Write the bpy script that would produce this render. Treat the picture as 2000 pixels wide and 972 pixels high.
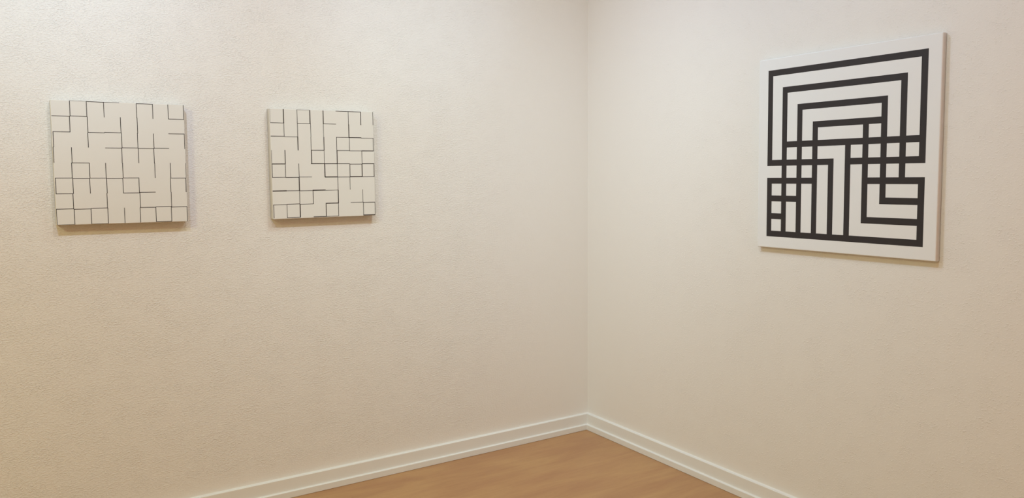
import bpy, bmesh, math
from mathutils import Vector, Matrix

for o in list(bpy.data.objects):
    bpy.data.objects.remove(o, do_unlink=True)
SC = bpy.context.scene
COL = SC.collection

# ------------------------------------------------------------------ camera
F_PX = 1586.03                       # focal length in pixels of a 2000 px wide frame
PITCH, ROLL, YAW = 0.10481, -0.0094, 0.56653
CAM = Vector((-2.86041, -3.68674, 1.55))
fw = Vector((math.sin(YAW)*math.cos(PITCH), math.cos(YAW)*math.cos(PITCH), -math.sin(PITCH)))
r0 = Vector((math.cos(YAW), -math.sin(YAW), 0)); u0 = r0.cross(fw)
rt = r0*math.cos(ROLL) + u0*math.sin(ROLL)
up = -r0*math.sin(ROLL) + u0*math.cos(ROLL)
cd = bpy.data.cameras.new('camera'); cam = bpy.data.objects.new('camera', cd); COL.objects.link(cam)
cd.sensor_width = 36; cd.sensor_fit = 'HORIZONTAL'; cd.lens = 36*F_PX/2000; cd.clip_start = 0.05
m = Matrix((rt, up, -fw)).transposed().to_4x4(); m.translation = CAM
cam.matrix_world = m
SC.camera = cam

# ------------------------------------------------------------------ light
SC.view_settings.view_transform = 'Standard'; SC.view_settings.look = 'None'
SC.view_settings.exposure = 0.07; SC.view_settings.gamma = 1; SC.view_settings.use_curve_mapping = False
w = bpy.data.worlds.new('world'); SC.world = w; w.use_nodes = True
w.node_tree.nodes['Background'].inputs[0].default_value = (0.9, 0.85, 0.8, 1)
w.node_tree.nodes['Background'].inputs[1].default_value = 0
CEIL = 3.15
def spot(name, loc, target, power, color=(1, .80, .60), angle=75, blend=.8, radius=.02):
    d = bpy.data.lights.new(name, 'SPOT'); d.energy = power; d.color = color
    d.spot_size = math.radians(angle); d.spot_blend = blend; d.shadow_soft_size = radius
    o = bpy.data.objects.new(name, d); COL.objects.link(o); o.location = loc
    o.rotation_euler = (Vector(target) - Vector(loc)).to_track_quat('-Z', 'Y').to_euler()
    return o
LZ = 3.08
def spot_rgb(loc, target, rgb, angle, radius=.03):
    p = max(rgb); return spot('ceiling_spot_or_fill', loc, target, p, tuple(c/p for c in rgb), angle, 1, radius)
# ceiling spotlights washing the two walls
spot_rgb((-2.90, -1.85, LZ), (-2.5, 0, 1.7), (27.5, 34.5, 52), 110, .05)
spot_rgb((-2.90, -1.85, LZ), (-2.75, 0, 2.5), (41, 57, 68), 62, .05)
spot_rgb((-2.20, -1.85, LZ), (-1.5, 0, 1.7), (36, 38.5, 39.5), 110, .04)
spot_rgb((-1.30, -1.85, LZ), (-0.7, 0, 1.7), (39, 45, 47), 80, .12)
spot_rgb((-1.30, -1.85, LZ), (-1.15, 0, 2.55), (12, 18, 27), 46, .05)  # extra beam from the same point, added to brighten the upper wall
spot_rgb((-1.75, -0.95, LZ), (0, -1.35, 1.7), (27.5, 32.5, 50), 110, .12)
spot_rgb((-1.75, -2.30, LZ), (0, -1.9, 1.7), (26.5, 36.5, 45), 110, .05)
# a wide fill spot near the corner and area fills, added for ambient light
spot_rgb((-1.30, -1.30, LZ), (-1.0, -1.0, 0), (42, 58.5, 60), 130, .30)
for (x, y), rgb in (((-4.6, -2.6), (52, 52, 30)), ((-1.2, -4.2), (9.8, 1.5, .5))):
    d = bpy.data.lights.new('ambient_fill', 'AREA'); d.shape = 'DISK'; d.size = .5; d.energy = max(rgb); d.color = tuple(c/max(rgb) for c in rgb)
    o = bpy.data.objects.new('ambient_fill', d); COL.objects.link(o); o.location = (x, y, LZ)

# ------------------------------------------------------------------ materials
def srgb(r, g, b):
    f = lambda v: (v/255/12.92) if v <= 10 else ((v/255+.055)/1.055)**2.4
    return (f(r), f(g), f(b), 1)
def mat(name, color, rough=.6, spec=.3):
    M = bpy.data.materials.new(name); M.use_nodes = True
    nt = M.node_tree; B = nt.nodes['Principled BSDF']
    B.inputs['Base Color'].default_value = color; B.inputs['Roughness'].default_value = rough
    B.inputs['Specular IOR Level'].default_value = spec
    return M, nt, B
def node(nt, t, **kw):
    n = nt.nodes.new(t)
    for k, v in kw.items(): setattr(n, k, v)
    return n

def plaster(name, across, color, amount, seed, smooth_edge, dense, lo, hi):
    """Roughcast painted plaster: flat patches with small crumbs and ridges, trowelled
    smoother towards the corner and the skirting. across = index of the axis along the wall."""
    M, nt, B = mat(name, color, .75, .15)
    L = nt.links.new
    tc = node(nt, 'ShaderNodeTexCoord')
    sx = node(nt, 'ShaderNodeSeparateXYZ'); L(tc.outputs['Object'], sx.inputs[0])
    def mr(sock, a, b, c, d, smooth=True):
        r = node(nt, 'ShaderNodeMapRange'); r.interpolation_type = 'SMOOTHSTEP' if smooth else 'LINEAR'
        for k, v in zip(('From Min', 'From Max', 'To Min', 'To Max'), (a, b, c, d)): r.inputs[k].default_value = v
        L(sock, r.inputs['Value']); return r.outputs[0]
    def op(kind, a, b):
        n = node(nt, 'ShaderNodeMath', operation=kind); 
        for i, v in enumerate((a, b)):
            if isinstance(v, (int, float)): n.inputs[i].default_value = v
            else: L(v, n.inputs[i])
        return n.outputs[0]
    def noise(scale, detail, rough=.5, dist=0, stretch=1.0, off=0):
        mp = node(nt, 'ShaderNodeMapping'); mp.inputs['Scale'].default_value = (1, 1, stretch)
        mp.inputs['Location'].default_value = (seed+off, seed*.7+off, seed*.3)
        L(tc.outputs['Object'], mp.inputs['Vector'])
        n = node(nt, 'ShaderNodeTexNoise'); n.inputs['Scale'].default_value = scale; n.inputs['Detail'].default_value = detail
        n.inputs['Roughness'].default_value = rough; n.inputs['Distortion'].default_value = dist
        L(mp.outputs[0], n.inputs['Vector']); return n.outputs[0]
    crumbs = mr(noise(122, 2.5, .5, .6, 1.55), lo, hi, 0, 1)
    fine = mr(noise(230, 2, .5, .4, 1.4, 5), lo+.03, hi+.03, 0, .4)
    patch = mr(noise(9, 3, .6, 0, 1.2, 2), .36, .66, dense, 1)
    edge = mr(op('ABSOLUTE', sx.outputs[across], 0), .04, smooth_edge, .12, 1)
    foot = mr(sx.outputs[2], .10, .20, .25, 1)
    h = op('MULTIPLY', op('ADD', crumbs, fine), op('MULTIPLY', patch, op('MULTIPLY', edge, foot)))
    bp = node(nt, 'ShaderNodeBump'); bp.inputs['Strength'].default_value = 1; bp.inputs['Distance'].default_value = amount
    L(h, bp.inputs['Height']); L(bp.outputs[0], B.inputs['Normal'])
    return M

WALLC = srgb(238, 233, 225)
m_wall_l = plaster('left_wall_roughcast', 0, WALLC, .00105, 0, .95, .68, .43, .70)
m_wall_r = plaster('right_wall_roughcast', 1, WALLC, .00085, 3.1, 1.1, .4, .50, .76)
m_plain, _, _ = mat('plain_white_plaster', WALLC, .8, .1)
m_skirt, nt, B = mat('white_gloss_paint', srgb(236, 234, 228), .42, .4)
def canvas_mat(name, color):
    M, nt, B = mat(name, color, .65, .2)
    tc = node(nt, 'ShaderNodeTexCoord'); nz = node(nt, 'ShaderNodeTexNoise'); nz.inputs['Scale'].default_value = 420
    nt.links.new(tc.outputs['Object'], nz.inputs['Vector'])
    bp = node(nt, 'ShaderNodeBump'); bp.inputs['Strength'].default_value = .25; bp.inputs['Distance'].default_value = .0004
    nt.links.new(nz.outputs[0], bp.inputs['Height']); nt.links.new(bp.outputs[0], B.inputs['Normal'])
    return M
m_canvas = canvas_mat('off_white_canvas_ground', srgb(230, 226, 217))
m_canvas_cool = canvas_mat('bright_white_canvas_ground', srgb(237, 236, 233))
m_black, _, _ = mat('matt_black_paint', srgb(50, 45, 45), .6, .35)
m_line, _, _ = mat('fine_black_line_paint', srgb(52, 42, 36), .6, .2)
m_wood, _, _ = mat('raw_pine_stretcher', srgb(176, 140, 96), .7, .2)

# laminate floor: planks running along the left wall
m_floor, nt, B = mat('beech_laminate', srgb(190, 146, 100), .38, .4)
L = nt.links.new
tc = node(nt, 'ShaderNodeTexCoord')
def grain(scale_xyz, scale, detail, dist, lo, hi, c0, c1, rot=0):
    mp = node(nt, 'ShaderNodeMapping'); mp.inputs['Scale'].default_value = scale_xyz; mp.inputs['Rotation'].default_value = (0, 0, rot)
    L(tc.outputs['Object'], mp.inputs['Vector'])
    g = node(nt, 'ShaderNodeTexNoise'); g.inputs['Scale'].default_value = scale; g.inputs['Detail'].default_value = detail
    g.inputs['Distortion'].default_value = dist; L(mp.outputs[0], g.inputs['Vector'])
    cr = node(nt, 'ShaderNodeValToRGB')
    cr.color_ramp.elements[0].position = lo; cr.color_ramp.elements[0].color = c0
    cr.color_ramp.elements[1].position = hi; cr.color_ramp.elements[1].color = c1
    L(g.outputs[0], cr.inputs[0]); return cr
def mul(a, b):
    mx = node(nt, 'ShaderNodeMix', data_type='RGBA', blend_type='MULTIPLY'); mx.inputs[0].default_value = 1
    L(a, mx.inputs[6]); L(b, mx.inputs[7]); return mx.outputs[2]
ga = grain((.5, 2.2, 1), 4.0, 3, .45, .36, .64, srgb(180, 133, 91), srgb(193, 149, 101))      # broad soft figure
gb = grain((1.2, 11, 1), 5.5, 5, .6, .30, .60, (.95, .935, .92, 1), (1.01, 1.01, 1.01, 1))       # streaks
gc = grain((4, 26, 1), 9, 3, .2, .30, .48, (.965, .955, .94, 1), (1, 1, 1, 1))                     # short dark pores
br = node(nt, 'ShaderNodeTexBrick', offset=.41, offset_frequency=2, squash=1)
br.inputs['Scale'].default_value = 1; br.inputs['Brick Width'].default_value = 1.28; br.inputs['Row Height'].default_value = .19
br.inputs['Mortar Size'].default_value = .0006; br.inputs['Mortar Smooth'].default_value = .6
br.inputs['Color1'].default_value = (1, 1, 1, 1); br.inputs['Color2'].default_value = (.965, .96, .955, 1)
br.inputs['Mortar'].default_value = (.93, .91, .89, 1)
mpb = node(nt, 'ShaderNodeMapping'); mpb.inputs['Location'].default_value = (.83, .03, 0)
L(tc.outputs['Object'], mpb.inputs['Vector']); L(mpb.outputs[0], br.inputs['Vector'])
L(mul(mul(mul(ga.outputs[0], gb.outputs[0]), gc.outputs[0]), br.outputs['Color']), B.inputs['Base Color'])

# ------------------------------------------------------------------ mesh helpers
def link(name, bm, mats, parent=None, smooth=False):
    me = bpy.data.meshes.new(name); bm.normal_update(); bm.to_mesh(me); bm.free()
    for M in mats: me.materials.append(M)
    if smooth:
        for p_ in me.polygons: p_.use_smooth = True
    o = bpy.data.objects.new(name, me); COL.objects.link(o)
    if parent: o.parent = parent
    return o
def box(bm, x0, x1, y0, y1, z0, z1, mi=0):
    v = [bm.verts.new((x, y, z)) for x in (x0, x1) for y in (y0, y1) for z in (z0, z1)]
    fs = [(0, 1, 3, 2), (4, 6, 7, 5), (0, 4, 5, 1), (2, 3, 7, 6), (0, 2, 6, 4), (1, 5, 7, 3)]
    out = [bm.faces.new([v[i] for i in f]) for f in fs]
    for f in out: f.material_index = mi
    return out
def structure(name, bx, M):
    bm = bmesh.new(); box(bm, *bx); bmesh.ops.recalc_face_normals(bm, faces=bm.faces)
    o = link(name, bm, [M]); o['kind'] = 'structure'; return o

# ------------------------------------------------------------------ room shell
RX, RY = -5.8, -5.8
structure('floor', (RX-.1, .1, RY-.1, .1, -.1, 0), m_floor)
structure('ceiling', (RX-.1, .1, RY-.1, .1, CEIL, CEIL+.1), m_plain)
structure('wall_left', (RX, 0, 0, .1, 0, CEIL), m_wall_l)
structure('wall_right', (0, .1, RY, .1, 0, CEIL), m_wall_r)
structure('wall_back', (RX, 0, RY-.1, RY, 0, CEIL), m_plain)
structure('wall_far_left', (RX-.1, RX, RY-.1, .1, 0, CEIL), m_plain)

# skirting: tall board with a soft top ledge and a thicker shoe strip, mitred in the corner
HB, HS, T1, T2 = .0917, .0311, .0180, .0300
def sweep_profile(name, prof, side, parent=None):
    """prof: list of (distance from wall, height); swept along one wall to the mitred corner."""
    bm = bmesh.new(); a, b = [], []
    for d, h in prof:
        if side == 'left':
            a.append(bm.verts.new((-d, -d, h))); b.append(bm.verts.new((RX, -d, h)))
        else:
            a.append(bm.verts.new((-d, -d, h))); b.append(bm.verts.new((-d, RY, h)))
    n = len(prof)
    for i in range(n): bm.faces.new((a[i], a[(i+1) % n], b[(i+1) % n], b[i]))
    bm.faces.new(a[::-1]); bm.faces.new(b)
    bmesh.ops.recalc_face_normals(bm, faces=bm.faces)
    return link(name, bm, [m_skirt], parent)
def arc(cx, cy, r, a0, a1, n=5):
    return [(cx+r*math.cos(math.radians(a0+(a1-a0)*i/n)), cy+r*math.sin(math.radians(a0+(a1-a0)*i/n))) for i in range(n+1)]
# board: front face, rounded nose, ledge, then a small filler cove up to the wall
board = [(0, 0), (T1, 0)] + arc(T1-.002, HB-.002, .002, 0, 90) + [(.004, HB+.0003), (.0015, HB+.0012), (0, HB+.0035)]
shoe = [(T1, .0015), (T2, .0015)] + arc(T2-.002, HS-.002, .002, 0, 90) + [(T1+.0035, HS+.0003), (T1+.001, HS+.0013), (T1, HS+.0035)]
for s in ('left', 'right'):
    o = sweep_profile('baseboard_'+s, board, s); o['kind'] = 'structure'
    sweep_profile('shoe_moulding', shoe, s, o)

# ------------------------------------------------------------------ paintings
def canvas_bm(w, h, d, r, gap):
    """Wrapped canvas: local x right, z up, front at y=-d, back edge at y=-gap, rounded front edges."""
    bm = bmesh.new(); prof = [(0, -gap)] + [(r-r*math.cos(math.radians(a)), -d+r-r*math.sin(math.radians(a))) for a in (0, 15, 30, 45, 60, 75, 90)]
    rings = []
    cr_ = .0035
    for off, y in prof:
        ring = []
        hw, hh = w/2-off, h/2-off
        rad = max(cr_-off*.6, .0008)
        for cx, cz, a0 in ((hw-rad, hh-rad, 0), (-hw+rad, hh-rad, 90), (-hw+rad, -hh+rad, 180), (hw-rad, -hh+rad, 270)):
            for k in range(4):
                a = math.radians(a0+30*k); ring.append(bm.verts.new((cx+rad*math.cos(a), y, cz+rad*math.sin(a))))
        rings.append(ring)
    n = len(rings[0])
    for A, Bq in zip(rings, rings[1:]):
        for i in range(n): bm.faces.new((A[i], A[(i+1) % n], Bq[(i+1) % n], Bq[i]))
    bm.faces.new(rings[-1]); bm.faces.new(rings[0][::-1])
    bmesh.ops.recalc_face_normals(bm, faces=bm.faces)
    return bm
def paint_rects(bm, rects, y, mi=1):
    """Union of axis-aligned rectangles (x0,x1,z0,z1) laid on the canvas front as a thin paint film."""
    xs = sorted({v for r in rects for v in r[:2]}); zs = sorted({v for r in rects for v in r[2:]})
    V = {}
    def vert(i, j):
        if (i, j) not in V: V[(i, j)] = bm.verts.new((xs[i], y, zs[j]))
        return V[(i, j)]
    for i in range(len(xs)-1):
        cx = (xs[i]+xs[i+1])/2
        rr_ = [r for r in rects if r[0] < cx < r[1]]
        for j in range(len(zs)-1):
            cz = (zs[j]+zs[j+1])/2
            if any(r[2] < cz < r[3] for r in rr_):
                f = bm.faces.new((vert(i, j), vert(i+1, j), vert(i+1, j+1), vert(i, j+1))); f.material_index = mi
def painting(loc, rot, w, h, d, rects, M, label, ground=None, r=.0025, gap=.004, inset=.012, group=None):
    root = bpy.data.objects.new('painting', None); COL.objects.link(root)
    root.location = loc; root.rotation_euler = rot; root.empty_display_size = .1
    root['label'] = label; root['category'] = 'painting'
    if group: root['group'] = group
    bm = canvas_bm(w, h, d, r, gap); paint_rects(bm, rects, -d-.00015)
    c = link('canvas', bm, [ground or m_canvas, M], root)
    for p_ in c.data.polygons: p_.use_smooth = p_.area < .02 and p_.material_index == 0 and len(p_.vertices) == 4
    bm = bmesh.new(); i = inset; bw = .04; e = d-.004
    box(bm, -w/2+i, w/2-i, -e, 0, h/2-i-bw, h/2-i); box(bm, -w/2+i, w/2-i, -e, 0, -h/2+i, -h/2+i+bw)
    box(bm, -w/2+i, -w/2+i+bw, -e, 0, -h/2+i+bw, h/2-i-bw); box(bm, w/2-i-bw, w/2-i, -e, 0, -h/2+i+bw, h/2-i-bw)
    bmesh.ops.recalc_face_normals(bm, faces=bm.faces)
    link('stretcher_frame', bm, [m_wood], root)
    return root
def line_rects(lines, lim):
    """lines: (direction, start, end, position, width) in millimetres from the canvas centre."""
    out = []
    for k, s, e, m_, wd in lines:
        s, e = min(s, e), max(s, e); hw = wd/2
        a0, a1, b0, b1 = s-hw*.5, e+hw*.5, m_-hw, m_+hw
        q = [a0, a1, b0, b1] if k == 'H' else [b0, b1, a0, a1]
        out.append(tuple(max(-lim, min(lim, round(v/1000, 4))) for v in q))
    return [q for q in out if q[1] > q[0] and q[3] > q[2]]

LINES_FIRST = [
    ('H',-178.5,-118.6,242.7,2.5),('H',-119.2,-56.5,241.2,2.5),('H',-57,-1.8,242.1,2.5),
    ('H',-241.1,-179.1,181.4,2.5),('H',-179,-119.8,183,2.5),('H',-239.4,-180.4,120.8,2.5),('H',-119,-59,120.5,2.5),
    ('H',-59.5,1,122.1,2.5),('H',-59,1.4,60.5,2.5),('H',-181,-118.9,0.3,2.5),('V',182,242.8,-178,2.5),
    ('V',182.6,242.1,-119.5,2.5),('V',121,181,-180.7,2.5),('V',120.1,182,-118.3,2.5),('V',182.3,241.5,-58.1,2.5),
    ('V',121.9,183.7,0.5,2.5),('V',61.6,120.1,-239.3,2.5),('V',1.1,61.6,-241.5,2.5),('V',61.7,119.5,-119.4,2.5),
    ('V',0.6,60.8,-179.1,2.5),('V',61.4,121.3,1.6,2.5),('H',0.6,60.7,62,2.5),('H',61.6,122,60.4,2.5),
    ('H',122,179.3,62.1,2.5),('V',183.7,241.8,61.4,2.5),('H',61.3,122,241.2,2.5),('V',182.3,241.9,122.2,2.5),
    ('H',180.5,242.9,243.7,2.5),('V',183,243.5,181.4,2.5),('V',183.4,244.6,241.5,2.5),('H',181.3,241.4,183.4,2.5),
    ('V',121.5,183.7,62.2,2.5),('V',62,121.5,60.9,2.5),('V',1.4,60.1,61.7,2.5),('V',61,121.4,121.9,2.5),
    ('V',1,61,120.7,2.5),('H',179.7,242.7,123,2.5),('V',61.5,123.1,241.6,2.5),('V',0.4,60.4,0.2,2.5),
    ('V',-58.9,-0.1,-181.2,2.5),('V',-59.8,0.3,-119,2.5),('V',-59.4,0.6,-60.7,2.5),('V',-59.7,0.9,1.2,2.5),
    ('H',-239.6,-180.9,-58.8,2.5),('H',-179.9,-119.9,-60.9,2.5),('H',-119.3,-59.8,-59.5,2.5),
    ('H',-59.3,-0.7,-61.1,2.5),('H',0.9,59.8,-59.2,2.5),('V',-120.2,-58.7,-239.7,2.5),
    ('H',-240.4,-180.9,-120.5,2.5),('V',-120.1,-59.5,-179.9,2.5),('V',-120.1,-60.7,-120.3,2.5),
    ('V',-120.3,-60.1,-59.8,2.5),('V',-180.7,-120.3,-61.1,2.5),('V',-180.3,-120.4,-181.8,2.5),
    ('H',-242.3,-181.6,-180.2,2.5),('H',-179,-121.2,-182,2.5),('H',-120,-60.6,-179.7,2.5),
    ('V',-242.4,-180.4,-242,2.5),('H',-243.3,-180.3,-242.6,2.5),('V',-242.6,-181,-180.3,2.5),
    ('V',-242.5,-181.8,-120.7,2.5),('H',-121.6,-60,-242.6,2.5),('V',-242,-180.1,-60.2,2.5),
    ('V',-120.5,-60.3,-0.4,2.5),('H',-0.5,59.5,-120.4,2.5),('V',-119.4,-59.3,59.5,2.5),('H',59.5,120.6,-118.3,2.5),
    ('V',-180.4,-120,61,2.5),('H',60.1,119.5,-180.7,2.5),('V',-242.2,-181,59.2,2.5),('V',-241.9,-180.6,0.8,2.5),
    ('H',120.1,179.7,-179.3,2.5),('H',180.3,242.3,-181.3,2.5),('V',-240.3,-181.1,119.5,2.5),
    ('H',119,179.7,-240.6,2.5),('V',-240.6,-180.2,179.4,2.5),('V',-241.6,-181.6,241.7,2.5),('V',-60.4,2,182.2,2.5),
    ('V',-119.4,-61.1,180.5,2.5),('V',-179.9,-119.4,181.1,2.5),('H',181.6,241.5,-60.5,2.5),('V',-60,2.3,242.5,2.5),
    ('V',-119.2,-60.7,240.7,2.5),('V',-59.2,1.6,121.7,2.5),
]
LINES_SECOND = [
    ('V',182.4,244.3,-245.1,3.0),('V',183,244.4,-184.4,4.1),('H',-245.6,-184.4,182.9,2.3),
    ('H',-124.2,-63,244.6,3.0),('V',183,245,-122.9,2.3),('V',183,244.7,-63.3,4.5),('H',-121.8,-62.8,183,2.3),
    ('V',123.6,183,-184,2.3),('V',122.3,182.2,-122.3,2.7),('V',122.3,183.1,-61.5,2.3),
    ('H',-245.4,-184.2,124.1,3.0),('H',-183.3,-122.4,122.2,2.3),('V',62.7,122.2,-122.6,4.1),
    ('V',62.5,122.3,-62.1,2.3),('V',1.8,61.9,-244.5,3.4),('V',1.7,62.3,-183.2,3.6),('H',-61.2,-0.8,63,3.0),
    ('V',1.9,62.5,-61.2,4.1),('V',183.6,243.2,-1.2,4.1),('H',-1.2,58.7,183.9,2.5),('V',122.6,183,-1.4,2.3),
    ('V',64.3,122.6,-0.7,3.6),('V',1.7,63.4,-0.9,2.3),('H',59.8,119.4,243.7,3.6),('H',120.3,181.3,243.7,4.1),
    ('V',182.9,243.3,120.1,2.5),('V',123.5,182.9,120.9,4.1),('V',182.8,244.1,181.2,3.6),
    ('V',183.6,244.2,242.3,2.3),('H',59.1,121.2,123.2,2.5),('H',121.2,181.4,122.9,3.6),('H',181.4,242,121.2,2.3),
    ('V',62.3,122.9,60.1,2.5),('V',60.9,122.3,122.3,2.5),('H',60.8,121.7,62.5,2.7),('H',122.6,182.4,61,2.3),
    ('V',61.3,120.8,241.8,2.7),('H',182.4,242.5,61.3,3.6),('V',1.6,61.5,60.6,4.1),('V',1.2,60.7,183.4,2.7),
    ('H',-245.6,-183.1,1.2,3.6),('V',-58.2,1.3,-242.9,2.7),('V',-58.9,1.1,-183.6,2.7),
    ('H',-243.4,-183.1,-58.6,2.3),('H',-182.6,-121.5,-59.6,2.7),('V',-59.9,2.1,-121.8,2.5),
    ('H',-122.3,-62.6,-58.3,2.0),('V',-119.8,-59.9,-122.2,4.3),('H',-243.6,-182.3,-119.5,4.5),
    ('H',-181.4,-122.2,-119.4,2.5),('H',-121.4,-59.4,-120.5,2.5),('H',-59.9,-0.2,-119.4,4.5),
    ('H',-0.2,60.9,-120.6,2.0),('V',-181.1,-119.8,-122.1,2.5),('V',-182,-119.9,-59.4,3.0),
    ('H',-242.9,-181.5,-181.4,2.5),('H',-181.4,-121.9,-179.8,2.7),('H',-121.9,-59.5,-181.7,2.3),
    ('V',-240.8,-181.8,-241.8,2.7),('V',-240.8,-181.3,-182,2.3),('V',-240.8,-181.9,-121.5,4.5),
    ('H',-182,-121.7,-240.8,2.7),('H',-58.6,1.4,-241.5,3.6),('H',-63.9,-1.7,2.1,3.6),('H',-1.2,61,1.6,3.4),
    ('H',61,121.4,1.5,2.7),('H',121.6,183.1,-0.5,2.5),('H',183.1,244,1.2,3.4),('V',-59,1.7,-0.1,4.5),
    ('H',0.4,60.2,-59.4,4.3),('V',-59.7,0.4,60.4,2.7),('H',61.1,121.6,-60.4,2.5),('V',-60.4,0.2,122.1,3.0),
    ('H',123.2,183.2,-59.3,4.5),('V',-59.6,0,182.7,4.3),('H',184.8,244.2,-60.1,2.7),('V',-59.7,1.1,243.6,4.1),
    ('V',-120.9,-60.6,61.3,2.7),('V',-119.1,-61.3,121.1,2.3),('V',-181,-120.9,183.1,2.3),
    ('H',122.2,185,-180.4,2.3),('H',186.5,245.2,-182,3.0),('V',-241.3,-181,185.1,2.7),
    ('V',-242.5,-182.4,244.5,3.9),('H',185,245.7,-242.1,4.1),('V',-179.7,-120.9,61.8,4.1),('H',1,62.3,-181.1,4.1),
    ('V',-241.4,-181.8,1.5,3.6),('V',-241.2,-180.5,61.2,2.5),('H',2.3,60.7,-241.3,2.3),
]
painting((-2.41351, 0, 1.56589), (0, .01327, 0), .4877, .4877, .0476, line_rects(LINES_FIRST, .2425), m_line,
         'small square white canvas with thin even black grid lines, leftmost on the left wall')
painting((-1.56349, 0, 1.55552), (0, .00532, 0), .4922, .4922, .0439, line_rects(LINES_SECOND, .2445), m_line,
         'small white canvas with black lines of uneven thickness, nearer the corner on the left wall')

# big black and white grid: ten by ten bars, pitch 3 units, bar 1 unit, 28 units wide
U = .70982/28
VB = [(0, 0, 5), (0, 6, 9), (1, 1, 9), (2, 2, 9), (3, 3, 9), (4, 5, 9), (5, 4, 9), (6, 3, 8), (7, 2, 7), (8, 1, 6), (9, 0, 5), (9, 6, 9)]
HBARS = [(0, 0, 9), (1, 1, 8), (2, 2, 7), (3, 3, 7), (4, 1, 9), (5, 0, 4), (5, 5, 9), (6, 0, 3), (6, 6, 9), (7, 0, 2), (7, 7, 9), (8, 0, 1), (8, 6, 9), (9, 0, 9)]
rects = []
for k, a, b in VB:
    x = (-14+3*k)*U; rects.append((x, x+U, (14-3*b-1)*U, (14-3*a)*U))
for k, a, b in HBARS:
    z = (14-3*k)*U; rects.append(((-14+3*a)*U, (-14+3*b+1)*U, z-U, z))
rects = [tuple(round(v, 5) for v in q) for q in rects]
painting((0, -1.64869-.003, 1.58398), (-.0, .0, 0), .8100, .8085, .0244, rects, m_black,
         'large square white canvas with a bold black maze of bars on the right wall', ground=m_canvas_cool, r=.004, gap=.003)
p3 = [o for o in COL.objects if o.name.startswith('painting')][-1]
p3.rotation_mode = 'QUATERNION'
# turned to face along -x (hung on the right wall), then tipped slightly in its own plane
Rz = Matrix.Rotation(math.radians(-90), 4, 'Z'); Ry = Matrix.Rotation(-.01283, 4, 'Y')
p3.rotation_quaternion = (Rz @ Ry).to_quaternion()
